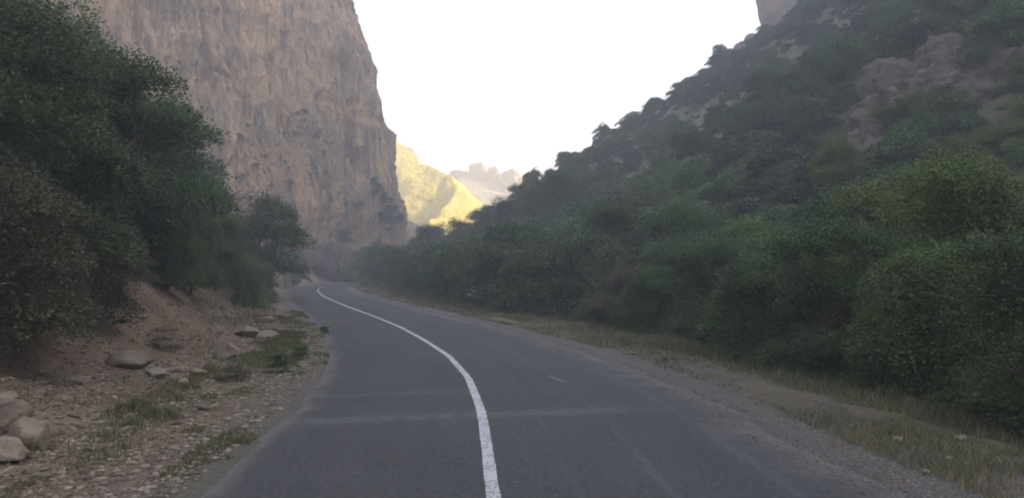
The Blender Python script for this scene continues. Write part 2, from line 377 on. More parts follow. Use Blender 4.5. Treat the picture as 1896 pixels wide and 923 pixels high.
# ------------------------------------------------------------------ left cliff
def catmull(P, n):
    P = np.array(P, float); P = np.vstack([2*P[0]-P[1], P, 2*P[-1]-P[-2]]); out = []
    for i in range(1, len(P)-2):
        t = np.linspace(0, 1, n, endpoint=False)[:, None]; a, b, c, d = P[i-1:i+3]
        out.append(.5*(2*b+(c-a)*t+(2*a-5*b+4*c-d)*t*t+(3*b-a-3*c+d)*t**3))
    out.append(P[-2][None]); return np.vstack(out)
def build_cliff():
    plan = [(-150, 62), (-100, 88), (-66, 100), (-50, 112), (-38, 128), (-31.5, 146), (-25.2, 160), (-24.6, 170), (-31, 192), (-48, 235), (-100, 300)]
    base = catmull(plan, 60)
    seg = np.hypot(*np.diff(base, axis=0).T); s = np.concatenate([[0], np.cumsum(seg)])
    # dense where it is seen
    sv = np.concatenate([np.linspace(0, s[120], 90, endpoint=False), np.linspace(s[120], s[450], 620, endpoint=False), np.linspace(s[450], s[-1], 60)])
    bx = np.interp(sv, s, base[:, 0]); by = np.interp(sv, s, base[:, 1])
    bx, by = [np.convolve(np.pad(a, 10, mode='edge'), np.hanning(21)/np.hanning(21).sum(), 'valid') for a in (bx, by)]
    tx, ty = np.gradient(bx), np.gradient(by); L = np.hypot(tx, ty); nx, ny = ty/L, -tx/L     # outward normal
    zz = np.concatenate([np.linspace(-4, 75, 380), np.linspace(76, 104, 40)])
    inn = np.interp(zz, [-4, 8, 12, 20, 26, 30.5, 31.5, 37, 47, 55, 75, 125], [-3, 0, 0, 1.0, 2.2, 3.0, 3.2, 4.2, 6.6, 9.4, 15, 32])
    nsm = by
    X = bx[:, None]+0*zz; Y = by[:, None]+0*zz; Z = zz[None]+0*X
    NX, NY = nx[:, None], ny[:, None]
    S = sv[:, None]+0*zz
    d = 4.2*fbm(S*.045, Z*.02, 0, 4, 51)+1.9*fbm(S*.16, Z*.035, 2., 4, 52, ridged=True)
    d = d+1.5*fbm(S*.42, Z*.10, 1., 5, 53, .6, True)+.8*fbm(S*1.0, Z*.22, 3., 5, 54, .65, True)+1.3*fbm(S*.30+9, Z*.03, 8., 3, 59, .5, True)
    led = fbm(S*.09, Z*.13, 5., 4, 55); d = d+.45*np.tanh(led*4)
    d = d-1.5*sstep(.82, .98, fbm(S*.24+.5*fbm(S*.2, Z*.15, o=2, s=68), Z*.015, 4., 2, 66, ridged=True))
    d = d+.35*fbm(S*2., Z*.35, 6., 3, 67, .6, True)
    crack = sstep(.78, .97, fbm(S*.10+.6*fbm(S*.1, Z*.1, o=2, s=58), Z*.008, 7., 2, 56, ridged=True)); d = d-2.2*crack
    nose = np.exp(-((bx-(-20.5))/9)**2)[:, None]*(by > 145)[:, None]
    d = d*(1-.2*nose)-2.6*nose
    d = d-inn[None]+nose*1.7*np.interp(zz, [24, 28, 30.5, 31.8, 33], [0, .5, 1, .1, 0])[None]+nose*.9*np.interp(zz, [36, 41, 43.5, 44.5], [0, .4, 1, 0])[None]
    X = X+NX*d; Y = Y+NY*d
    # close the top: fold inwards
    cap = []
    for q, dz in ((15, 2), (40, 3), (70, 2)): cap.append((X[:, -1]-nx*q, Y[:, -1]-ny*q, Z[:, -1]+dz))
    X = np.column_stack([X]+[c[0] for c in cap]); Y = np.column_stack([Y]+[c[1] for c in cap]); Z = np.column_stack([Z]+[c[2] for c in cap])
    Z = Z+.3*np.where(Z > 0, 1, 0)*0
    me = mesh_from('cliff', np.stack([X, Y, Z], 2).reshape(-1, 3), grid_faces(*X.shape)[:, ::1], M['cliff'], True)
    tag(link('cliff', me), kind='structure')
    return X, Y, Z
CLX, CLY, CLZ = build_cliff()

# ------------------------------------------------------------------ far mountains (sunlit)
def mountain(name, crest, slope, x0, x1, y0, y1, n, mat, seed, amp, base=0.):
    X, Y = np.meshgrid(np.linspace(x0, x1, n), np.linspace(y0, y1, n), indexing='ij')
    P = np.array([((px-948)*D/F, D, 2+(HOR-py)*D/F) for px, py, D in crest])
    Q = []
    for a, b in zip(P[:-1], P[1:]):
        for t in np.linspace(0, 1, 14, endpoint=False): Q.append(a+(b-a)*t)
    Q.append(P[-1]); Z = np.full(X.shape, -60.)
    for q in Q: Z = np.maximum(Z, q[2]-slope*np.hypot(X-q[0], Y-q[1]))
    k = sstep(-20, 30, Z)
    Z = Z+k*(amp*fbm(X*.03, Y*.03, o=5, s=seed, g=.55, ridged=True)+amp*.45*fbm(X*.10, Y*.12, o=4, s=seed+3, g=.6)-amp*.35)
    Z = np.where(Z < -15, -15, Z)
    me = mesh_from(name, np.stack([X, Y, Z], 2).reshape(-1, 3), grid_faces(n, n), mat, True)
    return tag(link(name, me), kind='structure')
def mat_far(name, a, b, c, scrub):
    t = NT(name); p = t.pos(); n = t.noise(p, .03, 5, .6); n2 = t.noise(p, .16, 5, .7); v = t.noise(p, .22, 3, .6)
    col = t.mix(t.ramp(n, .4, .6), a, b); col = t.mix(t.ramp(n2, .5, .7), col, c)
    col = t.mix(t.math('MULTIPLY', t.ramp(v, .60, .68), .7), col, scrub)
    t.bsdf(col, .95, t.bump(n2, 4), .1); return t.m
M['far_grass'] = mat_far('far_grass', (.72, .57, .10), (.66, .53, .10), (.74, .61, .17), (.30, .27, .10))
M['far_rock'] = mat_far('far_rock', (.58, .45, .29), (.50, .40, .28), (.62, .52, .38), (.28, .24, .17))
mountain('mountain', [(590, 150, 410), (660, 195, 395), (700, 232, 385), (738, 262, 375), (795, 296, 362), (826, 322, 352), (846, 346, 340), (828, 385, 318), (795, 415, 300), (760, 470, 280)],
         .95, -200, 40, 240, 480, 260, M['far_grass'], 61, 4.5)
mountain('mountain', [(700, 380, 540), (800, 352, 525), (832, 332, 515), (870, 326, 505), (905, 334, 500), (945, 338, 495), (985, 350, 490), (1040, 330, 490), (1150, 300, 505)],
         .62, -200, 180, 350, 640, 260, M['far_rock'], 64, 7)

def tower(px, top, bot, wpx, D, seed):
    """a rock spire on the far ridge"""
    n, m = 48, 60; a = np.linspace(0, 2*np.pi, n, endpoint=False); t = np.linspace(0, 1, m)
    A, T = np.meshgrid(a, t, indexing='ij'); zb = 2+(HOR-bot)*D/F-14; zt = 2+(HOR-top)*D/F
    r = wpx*D/F/2*np.interp(T, [0, .4, .8, .95, 1], [1.5, 1.15, 1.0, .85, .1])
    Z = zb+(zt-zb)*T
    r = r*(1+.8*fbm(np.cos(A)*1.6, np.sin(A)*1.6, Z*.12, 4, seed)+.3*fbm(np.cos(A)*4, np.sin(A)*4, Z*.35, 4, seed+2)); Z = Z+np.where(T > .5, 1, 0)*3*fbm(np.cos(A)*1.5+seed, np.sin(A)*1.5, 0., 3, seed+4)
    X = (px-948)*D/F+r*np.cos(A); Y = D+r*np.sin(A)
    X = np.vstack([X, X[:1]]); Y = np.vstack([Y, Y[:1]]); Z = np.vstack([Z, Z[:1]])
    me = mesh_from('rock_spire', np.stack([X, Y, Z], 2).reshape(-1, 3), grid_faces(n+1, m), M['far_rock'], True)
    return link('rock_spire', me)
for a, lab in (((884, 305, 345, 30, 499, 71), 'pale rock spire on the far ridge, leftmost of three'), ((915, 309, 350, 22, 494, 72), 'slim pale rock spire, middle of three on the far ridge'),
               ((948, 313, 350, 32, 490, 73), 'broad pale rock spire on the far ridge, nearest the wooded hill')):
    tag(tower(*a), lab, 'rock spire', 'rock spires on the far ridge')
tag(tower(856, 318, 345, 44, 507, 74), 'wide low rock buttress left of the far rock spires', 'rock buttress')

tag(tower(742, 272, 312, 46, 378, 77), 'pale craggy rock cap at the upper left of the sunlit yellow slope', 'rock cap')

# ------------------------------------------------------------------ rocks
def icosphere(sub):
    import bmesh
    bm = bmesh.new(); bmesh.ops.create_icosphere(bm, subdivisions=sub, radius=1)
    co = np.array([v.co[:] for v in bm.verts]); f = np.array([[v.index for v in fa.verts] for fa in bm.faces]); bm.free(); return co, f
def rock_mesh(name, size, seed, sub=4, mat=None, rough=.28, cuts=9, fine=.05):
    r_ = np.random.default_rng(seed); co, f = icosphere(sub)
    for i in range(cuts):
        d = r_.normal(size=3); d /= np.linalg.norm(d); k = r_.uniform(.55, .85)
        q = co@d; co = co-np.maximum(q-k, 0)[:, None]*d*.92
    s = 1+rough*fbm(co[:, 0]*1.1+seed, co[:, 1]*1.1, co[:, 2]*1.1, 4, seed)+fine*fbm(co[:, 0]*5+seed, co[:, 1]*5, co[:, 2]*5, 4, seed+1, .65)
    co = co*s[:, None]*np.array(size)
    return mesh_from(name, co, f, mat or M['stone'], sub >= 5)
def place_rock(name, px, D, size, seed, lab, cat, group=None, sub=4, rz=0, sink=.3, py=None, **kw):
    x = (px-948)*D/F
    if py: x, D, _ = ray_ground(px, py)
    z = float(H(x, D)); o = link(name, rock_mesh(name, size, seed, sub, **kw))
    o.location = (x, D, z+size[2]*(1-2*sink)); o.rotation_euler.z = rz; return tag(o, lab, cat, group)

bl = [(62, 828, (.27, .25, .24), 'big blocky tan boulder with a flat face, at the front of the boulder pile'),
      (8, 800, (.28, .25, .24), 'rounded pale boulder behind and left of the blocky one at the photo edge'),
      (14, 852, (.27, .22, .15), 'low flat tan boulder at the lower left edge in front of the pile'),
      (18, 752, (.12, .11, .10), 'small rounded stone sitting behind the boulder pile')]
for i, (px, py, s, lab) in enumerate(bl):
    place_rock('boulder', px, 0, s, 100+i, lab, 'boulder', 'boulders piled at the left photo edge', sub=5, rz=i*1.3, sink=.22, rough=.24, fine=.06, py=py)
sl = [(240, 680, (.42, .26, .20), 'broad angular boulder half sunk in the dirt bank below the trees'),
      (292, 694, (.30, .2, .11), 'flat brown stone just right of the half sunk boulder'),
      (338, 690, (.17, .13, .09), 'pale flattish stone in the middle of the rubble slope'),
      (368, 694, (.15, .12, .08), 'single pale stone beside the flattish one on the rubble slope'),
      (422, 664, (.38, .3, .26), 'large pinkish pale boulder standing on the bank foot beyond the rubble'),
      (402, 618, (.26, .24, .18), 'round pale stone high on the bank under the shrubs'),
      (82, 733, (.09, .09, .07), 'small white stone lying alone on the dark dirt at left'),
      (124, 746, (.12, .10, .08), 'white rounded stone on the dark dirt right of a smaller one'),
      (158, 712, (.15, .12, .08), 'flat tan stone near the top of the dark dirt slope'),
      (340, 715, (.11, .11, .10), 'yellowish upright stone standing among gravel in the rubble slope'),
      (462, 624, (.75, .4, .26), 'long reddish slab of rock on the bank beyond the pink boulder'),
      (500, 626, (.55, .3, .15), 'low tilted rock slab at the far end of the bank, nearest the road'),
      (498, 597, (.28, .25, .2), 'pale stone beside the road under the far left trees'),
      (235, 800, (.12, .09, .06), 'dull brown stone in the gravel right of the boulder pile'),
      (30, 880, (.10, .09, .06), 'brown stone in the gravel below the flat boulder at the left corner')]
for i, (px, py, s, lab) in enumerate(sl):
    place_rock('stone', px, 0, s, 130+i, lab, 'stone', 'larger stones on the left bank', rz=i*2.1, sink=.30, py=py, fine=.08)
# small stones, one by one
sm_protos = [rock_mesh('small_stone', (1, .8, .6), 160+i, 3, rough=.3) for i in range(6)]
cnt = 0
while cnt < 90:
    D = 7.6+rnd.random()**1.5*26; e = rnd.uniform(1.1, 4.4)
    x = float(LE(D))-e*float(skew(D)); px = 948+x*F/D
    if px < -10: continue
    o = link('small_stone', sm_protos[cnt % 6]); s = rnd.uniform(.035, .10)*(1.25 if rnd.random() < .2 else 1)
    o.scale = (s, s*rnd.uniform(.7, 1), s*rnd.uniform(.6, 1)); o.location = (x, D, float(H(x, D))+s*.2); o.rotation_euler = (rnd.uniform(-.4, .4), rnd.uniform(-.4, .4), rnd.uniform(0, 6))
    tag(o, 'small loose stone lying in the rubble of the left bank', 'stone', 'small loose stones on the left bank'); cnt += 1
# pale litter stones on the right verge
for px, py, s, lab in ((1660, 820, (.075, .06, .03), 'flat white stone on the right verge, left of a duller one'), (1775, 815, (.085, .06, .03), 'flat dull white stone on the right verge nearest the bushes'),
                       (1545, 720, (.05, .04, .03), 'tiny pale stone at the foot of the dark bushes'), (1755, 852, (.12, .03, .015), 'long thin pale chip of stone lying on the right verge'),
                       (1168, 661, (.07, .06, .05), 'small pale stone in the verge grass beside the road bend'), (1710, 880, (.04, .03, .02), 'small pale pebble where the gravel meets the verge grass')):
    D = 2*F/(py-HOR); place_rock('stone', px, D, s, int(px), lab, 'stone', 'pale stones on the right verge', sub=3, sink=-.25)

def outcrop(name, px, py, size, seed, lab, mat, cat='rock outcrop', dz=0., rz=0., tilt=0., sub=6, **kw):
    g = ray_ground(px, py); o = link(name, rock_mesh(name, size, seed, sub, mat, rough=.42, cuts=14, fine=.10, **kw))
    o.location = (g[0], g[1], g[2]+dz); o.rotation_euler = (tilt, 0, rz); return tag(o, lab, cat, None)
def rib(name, chain, seed, lab, mat):
    """a ragged rock rib: many broken blocks grown together along a line up the slope"""
    V = []; FF = []; off = 0; r_ = np.random.default_rng(seed); co, f = icosphere(5); o0 = ray_ground(*chain[0][:2])
    for i, (px, py, sx, sz) in enumerate(chain):
        g = ray_ground(px, py); c = co.copy()
        for _ in range(12):
            d = r_.normal(size=3); d /= np.linalg.norm(d); c = c-np.maximum(c@d-r_.uniform(.45, .8), 0)[:, None]*d*.95
        sx, sz = sx*1.35, sz*1.5; c = c*np.array([sx, sx*1.1, sz]); p = c+np.array(g)
        n = fbm(p[:, 0]*.5, p[:, 1]*.5, p[:, 2]*.8, 5, seed, .65, True)*.75+.25*fbm(p[:, 0]*2.2, p[:, 1]*2.2, p[:, 2]*3.5, 4, seed+1, .7)
        p = np.array(g)+c*(1+.55*n)[:, None]; V.append(p); FF.append(f+off); off += len(p)
    me = mesh_from(name, np.vstack(V), np.vstack(FF), mat, False)
    return tag(link(name, me), lab, 'rock outcrop')
rib('rock_outcrop', [(1622, 352, 1.5, 1.5), (1640, 318, 1.6, 2.0), (1610, 300, 1.2, 1.5)], 301, 'brown overhanging rock face with a dark hollow under it on the right hillside', M['outcrop'])
rib('rock_outcrop', [(1585, 268, 1.2, 1.0), (1625, 245, 1.7, 1.3), (1660, 222, 1.8, 1.3), (1700, 205, 2.0, 1.4), (1690, 172, 2.1, 1.6)], 302, 'grey brown rock rib above the overhanging face on the right hillside', M['outcrop'])
rib('rock_outcrop', [(1740, 160, 2.4, 1.9), (1780, 140, 2.4, 1.7), (1755, 190, 1.8, 1.2)], 303, 'rounded rocky knob high on the right hillside, highest of the outcrops', M['outcrop'])
rib('rock_outcrop', [(1835, 165, 2.0, 1.5), (1865, 150, 1.7, 1.3)], 304, 'brown rocky hump right of the rounded knob near the photo edge', M['outcrop'])
rib('rock_outcrop', [(1235, 330, 1.5, .8), (1262, 318, 1.3, .7)], 306, 'small brown rock patch among shrubs below the middle of the skyline', M['outcrop'])
# tower of pale rock at the top of the right skyline
def crag():
    x, y = (1475-948)*178/F, 178; z = float(H(x, y))
    o = link('crag', rock_mesh('crag', (9.0, 9, 20), 311, 6, M['cliff'], rough=.25, cuts=10, fine=.07)); o.location = (x, y, z+10)
    tag(o, 'tall pale rock crag standing on the crest of the right hill at the photo top', 'crag')
    o = link('crag', rock_mesh('crag', (6, 6, 6), 312, 6, M['outcrop'], rough=.3, cuts=10, fine=.07)); x, y = (1408-948)*168/F, 168; o.location = (x, y, float(H(x, y))+.5)
    tag(o, 'low dark rock shoulder on the skyline just below the pale crag', 'crag')
crag()
# dark cutting beyond the bend
def block(px, D, size, seed, lab, mat, dz=0, name='rock_outcrop'):
    x = (px-948)*D/F; o = link(name, rock_mesh(name, size, seed, 6, mat, rough=.35, cuts=14, fine=.09)); o.location = (x, D, float(H(x, D))+dz)
    tag(o, lab, 'rock outcrop')
block(614, 130, (4.6, 3, 4.2), 328, 'dark brown rock cutting straight ahead behind the road bend', M['dark_rock'], .3)
block(572, 127, (2.4, 3, 3.6), 324, 'darker low rock beside the left end of the cutting beyond the bend', M['dark_rock'], 0)
block(517, 84, (2.0, 4.5, 3.2), 322, 'tan earth and rock bluff at the left roadside before the bend', M['outcrop'], .2)

# ------------------------------------------------------------------ foliage
def quads_from(cen, nrm_seed, size, aspect=.55):
    """leaf diamonds at cen, random orientation leaning to face up"""
    r_ = np.random.default_rng(nrm_seed); n = len(cen)
    nn = r_.normal(size=(n, 3)); nn[:, 2] = np.abs(nn[:, 2])+.5; nn /= np.linalg.norm(nn, axis=1)[:, None]
    a = r_.normal(size=(n, 3)); a -= (a*nn).sum(1)[:, None]*nn; a /= np.linalg.norm(a, axis=1)[:, None]
    b = np.cross(nn, a); s = size*r_.uniform(.6, 1.35, n)[:, None]
    v = np.stack([cen-a*s, cen-b*s*aspect, cen+a*s, cen+b*s*aspect], 1).reshape(-1, 3)
    return v, np.arange(4*n).reshape(-1, 4)
def crown_mesh(name, mat, seed, r, h, n, leaf, low=.12, lobes=16, spread=.62):
    """lobed crown of leaf sized faces; unit metres, base at z=0"""
    r_ = np.random.default_rng(seed); L = []
    for i in range(lobes):
        a = r_.uniform(0, 2*np.pi); q = math.sqrt(r_.uniform(0, 1))*spread; zf = r_.uniform(low+.04, .86)
        w = 1-.55*max(0, zf-.5)*2
        L.append((math.cos(a)*q*r*w, math.sin(a)*q*r*w, zf*h, r*r_.uniform(.28, .5), h*r_.uniform(.12, .22)))
    L = np.array(L); wt = L[:, 3]**2; k = r_.choice(len(L), n, p=wt/wt.sum()); l = L[k]
    d = r_.normal(size=(n, 3)); d /= np.linalg.norm(d, axis=1)[:, None]; d[:, 2] = np.where(d[:, 2] < -.2, -d[:, 2]*.6, d[:, 2])
    rad = r_.uniform(.0, 1, n)**.35; rad *= 1+.35*fbm(d[:, 0]*2+k, d[:, 1]*2, d[:, 2]*2, 3, seed)
    p = l[:, :3]+d*rad[:, None]*np.stack([l[:, 3], l[:, 3], l[:, 4]], 1)
    # twiggy sprays sticking out
    m = n//7; kk = r_.integers(0, n, m); out = p[kk]+d[kk]*(r_.uniform(0, 1, m)**2*.11+.01)[:, None]*r; p = np.vstack([p, out])
    keep = fbm(p[:, 0]*2.4/r*1.5, p[:, 1]*2.4/r*1.5, p[:, 2]*2.4/r*1.5, 3, seed+5) > -.22; p = p[keep]
    p[:, 2] = np.maximum(p[:, 2], low*h*.5)
    if h < 4.2 and r > 1: p[:, 2] = p[:, 2]-np.clip(np.hypot(p[:, 0], p[:, 1])/r-.35, 0, 1)*h*.30*(p[:, 2] > .1*h)
    v, f = quads_from(p, seed+1, leaf)
    clump = .5+.5*fbm(p[:, 0]*1.6, p[:, 1]*1.6, p[:, 2]*1.6, 3, seed+7)
    tint = np.clip(clump*.75+r_.normal(0, .16, len(p))+.08, 0, 1)
    return mesh_from(name, v, f, mat, False, {'tint': np.repeat(tint, 4)})
def tube(path, rad, k=6):
    path = np.array(path, float); n = len(path); V = []
    tg = np.gradient(path, axis=0); tg /= np.linalg.norm(tg, axis=1)[:, None]
    ref = np.array([.3, .9, .1]); a = np.cross(tg, ref); a /= np.linalg.norm(a, axis=1)[:, None]; b = np.cross(tg, a)
    an = np.linspace(0, 2*np.pi, k, endpoint=False)
    V = path[:, None]+(a[:, None]*np.cos(an)[None, :, None]+b[:, None]*np.sin(an)[None, :, None])*np.array(rad)[:, None, None]
    i = np.arange(n-1)[:, None]*k; j = np.arange(k)[None]; jn = (j+1) % k
    return V.reshape(-1, 3), np.stack([i+j, i+jn, i+k+jn, i+k+j], 2).reshape(-1, 4)
def trunk_mesh(name, seed, r, h, stems=1, th=.05):
    r_ = np.random.default_rng(seed); VV = []; FF = []; off = 0
    def add(path, rad):
        nonlocal off
        v, f = tube(path, rad); VV.append(v); FF.append(f+off); off += len(v)
    for s in range(stems):
        a = r_.uniform(0, 6.28); lean = r_.uniform(.05, .35)*(1 if stems > 1 else .4)
        top = np.array([math.cos(a)*lean*r*2, math.sin(a)*lean*r*2, h*.72]); t = np.linspace(0, 1, 9)[:, None]
        wob = np.cumsum(r_.normal(0, .03*h/9*2, (9, 3)), axis=0)*t
        base = np.array([math.cos(a)*.06*stems, math.sin(a)*.06*stems, -.25]); path = base+(top-base)*t+wob
        add(path, th*h*.5*(1-.78*t[:, 0])/math.sqrt(stems)+.004)
        for i in range(5):
            k = r_.integers(2, 7); b0 = path[k]; aa = r_.uniform(0, 6.28); ln = r*r_.uniform(.35, .6)
            e = b0+np.array([math.cos(aa)*ln, math.sin(aa)*ln, h*r_.uniform(.08, .28)])
            tt = np.linspace(0, 1, 6)[:, None]; bp = b0+(e-b0)*tt+np.array([0, 0, .12*ln])*np.sin(tt*3.14)+np.cumsum(r_.normal(0, .03*ln, (6, 3)), axis=0)*tt
            add(bp, th*h*.22*(1-.8*tt[:, 0])/math.sqrt(stems)+.003)
            for j in range(2):
                c0 = bp[r_.integers(2, 5)]; a3 = aa+r_.uniform(-1.1, 1.1); l3 = ln*.5
                e3 = c0+np.array([math.cos(a3)*l3, math.sin(a3)*l3, h*r_.uniform(.02, .16)]); t3 = np.linspace(0, 1, 4)[:, None]
                add(c0+(e3-c0)*t3, th*h*.09*(1-.75*t3[:, 0])+.002)
    return mesh_from(name, np.vstack(VV), np.vstack(FF), M['bark'], True)

PR = {}
def proto(key, mat, seed, r, h, n, leaf, **kw):
    st = kw.pop('stems', 3); PR[key] = (crown_mesh('crown', mat, seed, r, h, n, leaf, **kw), trunk_mesh('trunk', seed, r, h, st), r, h)
# near kinds with leaf sized faces
proto('near_a', M['leaf_dark'], 401, 2.3, 4.4, 95000, .032, low=.03, lobes=26)
proto('near_b', M['leaf_mid'], 402, 2.1, 3.8, 95000, .031, low=.0, lobes=26)
proto('near_lime', M['leaf_lime'], 403, 2.4, 4.6, 95000, .032, low=.02, lobes=24)
proto('near_olive', M['leaf_olive'], 404, 1.9, 3.0, 70000, .027, low=.0, lobes=22)
proto('tree_a', M['leaf_dark'], 411, 3.0, 6.6, 95000, .047, low=.10, lobes=30, stems=2)
proto('tree_b', M['leaf_dark'], 412, 2.8, 6.0, 85000, .048, low=.06, lobes=28, stems=2)
proto('tree_c', M['leaf_mid'], 413, 3.0, 6.2, 85000, .048, low=.04, lobes=28, stems=2)
proto('open_tree', M['leaf_dark'], 414, 2.5, 5.4, 42000, .048, low=.2, lobes=22, stems=3)
# mid-distance and hillside kinds
proto('mid_a', M['leaf_dark'], 421, 2.3, 4.0, 24000, .066, low=.0, lobes=20)
proto('mid_b', M['leaf_mid'], 422, 2.4, 3.7, 24000, .066, low=.0, lobes=20)
proto('mid_c', M['leaf_olive'], 423, 2.0, 2.8, 18000, .064, low=.0, lobes=16)
proto('far_a', M['leaf_dark'], 431, 2.2, 2.9, 9000, .085, low=.0, lobes=24, spread=.7)
proto('far_b', M['leaf_mid'], 432, 2.3, 2.6, 9000, .085, low=.0, lobes=24, spread=.75)
proto('far_c', M['leaf_olive'], 433, 1.8, 2.2, 4200, .12, low=.0, lobes=12)
proto('far_brown', M['leaf_brown'], 434, 1.8, 2.2, 4200, .11, low=.0, lobes=12)
proto('weed', M['leaf_mid'], 441, .45, .55, 2600, .024, low=.0, lobes=9)
proto('weed_dry', M['leaf_olive'], 442, .5, .7, 2400, .020, low=.0, lobes=9)

def plant(name, key, x, y, height, lab, cat, group=None, wide=1., sink=.1, parts=True, z=None):
    cr, tr, r, h = PR[key]; s = height/h
    o = bpy.data.objects.new(name, None); C.objects.link(o); o.empty_display_size = .2
    zz = float(H(x, y)) if z is None else z
    o.location = (x, y, zz-sink); o.rotation_euler.z = rnd.uniform(0, 6.28); o.scale = (s*wide, s*wide, s)
    link('crown' if 'tree' in name else 'foliage', cr, o)
    if parts: link('trunk' if 'tree' in name else 'stem', tr, o)
    return tag(o, lab, cat, group)

# left slope trees
LT = [('tree', 'near_olive', -40, 12.5, 3.0, 'olive brown bushy tree cut by the left photo edge, lowest of the left trees', 1.1),
      ('tree', 'tree_a', 70, 16.5, 5.6, 'dark leafy tree on the dirt bank directly above the boulder pile', 1.0),
      ('shrub', 'near_olive', 150, 16.5, 2.0, 'drooping olive shrub on the bank edge under the dark leafy tree', 1.1),
      ('tree', 'tree_b', 190, 21.5, 5.8, 'dark green tree on the left slope, its foliage hanging over the rubble bank', 1.0),
      ('tree', 'tree_c', -10, 24, 6.8, 'mid green tree high at the left photo edge above the olive bush', 1.1),
      ('tree', 'tree_a', 305, 27, 6.0, 'tall dark tree whose crown stands against the cliff left of its lit strip', 1.05),
      ('tree', 'tree_b', 90, 31, 7.0, 'tall dark tree near the top left corner against the cliff', 1.1),
      ('tree', 'tree_c', 210, 33, 6.4, 'mid green tree behind the dark ones, its top right of the corner trees', 1.0),
      ('tree', 'tree_a', 352, 34, 5.2, 'dark tree forming the right shoulder of the left wood before the gap', .95),
      ('tree', 'tree_b', -20, 42, 8.5, 'highest tree at the top left corner of the photo', 1.0),
      ('tree', 'tree_c', 395, 38, 3.8, 'low green tree at the foot of the left wood beside the bank', 1.0),
      ('shrub', 'near_b', 300, 23.5, 2.6, 'green shrub with grass beside it on top of the rubble bank', 1.0),
      ('shrub', 'near_a', 345, 28, 2.8, 'dark shrub hanging over the bank beyond the pink boulder', 1.0),
      ('shrub', 'near_b', 455, 40, 3.2, 'low dark green shrub at the bank end where the road bends', 1.0),
      ('tree', 'open_tree', 487, 52, 7.4, 'round headed open tree standing out against the cliff left of the road', 1.0),
      ('tree', 'tree_b', 440, 50, 4.6, 'dark tree filling the gap beside the round headed open tree', .9),
      ('shrub', 'near_a', 483, 47, 2.5, 'dark shrub at the foot of the round headed open tree', 1.1),
      ('shrub', 'mid_a', 548, 104, 4.5, 'dark shrub between the tan bluff and the rock cutting', .8),
      ('tree', 'tree_a', 120, 45, 6.5, 'dark tree crown below the cliff corner in the upper left', 1.0)]
for n, k, px, D, h, lab, wd in LT:
    plant(n, k, (px-948)*D/F, D, h, lab, n, 'trees and shrubs on the left slope', wd)

for i in range(30):
    D = 11+i*1.3; x = float(LE(D))-float(skew(D))*(rnd.uniform(4.7, 6.3)+.9*float(sstep(24, 12, D)))
    plant('shrub', ('near_olive', 'near_a', 'weed_dry', 'near_olive')[i % 4], x, D, rnd.uniform(.8, 1.7)*(1+.5*float(sstep(18, 30, D))), 'low undergrowth shrub along the top of the left dirt bank', 'shrub', 'undergrowth on the left bank', 1.25)
# right verge trees
RT = [('shrub', 'near_a', 1960, 10.6, 3.3, 'green bush cut by the right photo edge, nearest of all plants', 1.05),
      ('shrub', 'near_b', 1740, 13.8, 3.4, 'green bush with long low sprays left of the nearest bush at the photo edge', 1.),
      ('tree', 'near_lime', 1850, 16, 4.8, 'yellow green tree at the right edge rising above the dark bushes', 1.1),
      ('shrub', 'near_a', 1560, 16.5, 3.6, 'dark bush with deep shade beneath it beside the widest verge', 1.),
      ('tree', 'near_lime', 1700, 20, 5.2, 'yellow green tree left of the edge tree, below the brown overhang', 1.05),
      ('shrub', 'near_b', 1425, 19.5, 3.3, 'mid green bush behind the tallest verge grass', 1.),
      ('tree', 'near_a', 1580, 24, 5.2, 'dark green tree behind the deep shaded bush, under the rock overhang', 1.),
      ('shrub', 'near_a', 1315, 23.5, 3.4, 'dark bush above the verge grass where the gravel ends', 1.),
      ('shrub', 'near_b', 1215, 28, 3.0, 'rounded green bush just right of the brown earth opening', 1.),
      ('tree', 'near_b', 1400, 30, 5.2, 'mid green tree behind the verge bushes in the middle of the right side', 1.05),
      ('tree', 'near_a', 1250, 34, 5.4, 'dark green tree behind the rounded bush right of the earth opening', 1.),
      ('shrub', 'mid_a', 1085, 39, 4.4, 'dark blue green bush at the back of the brown earth opening', 1.),
      ('tree', 'tree_a', 1150, 44, 6.0, 'tall dark tree behind the brown earth opening', 1.),
      ('shrub', 'mid_b', 985, 39.5, 3.6, 'green bush just left of the brown earth opening', .95),
      ('shrub', 'mid_a', 925, 46, 4.2, 'dark bush second left of the brown earth opening', .95),
      ('shrub', 'mid_b', 868, 53, 4.3, 'green bush on the inside of the bend, halfway to the far end', .95),
      ('shrub', 'mid_a', 822, 62, 4.6, 'dark bush on the inside of the bend beyond the halfway one', .95),
      ('shrub', 'mid_b', 782, 72, 4.8, 'green bush on the far part of the bend below the yellow slope', .95),
      ('shrub', 'mid_c', 752, 83, 4.2, 'olive bush near the end of the visible road', .95),
      ('shrub', 'mid_a', 727, 94, 5.2, 'dark bush near the end of the visible road, right of the last one', .9),
      ('shrub', 'mid_a', 705, 106, 5.6, 'dark bush hiding the road where it turns behind the cliff', .95),
      ('shrub', 'mid_b', 690, 117, 6.5, 'last green bush by the road, in front of the cliff foot', .85)]
for n, k, px, D, h, lab, wd in RT:
    plant(n, k, (px-948)*D/F, D, h, lab, n, 'trees and shrubs along the right verge', wd)

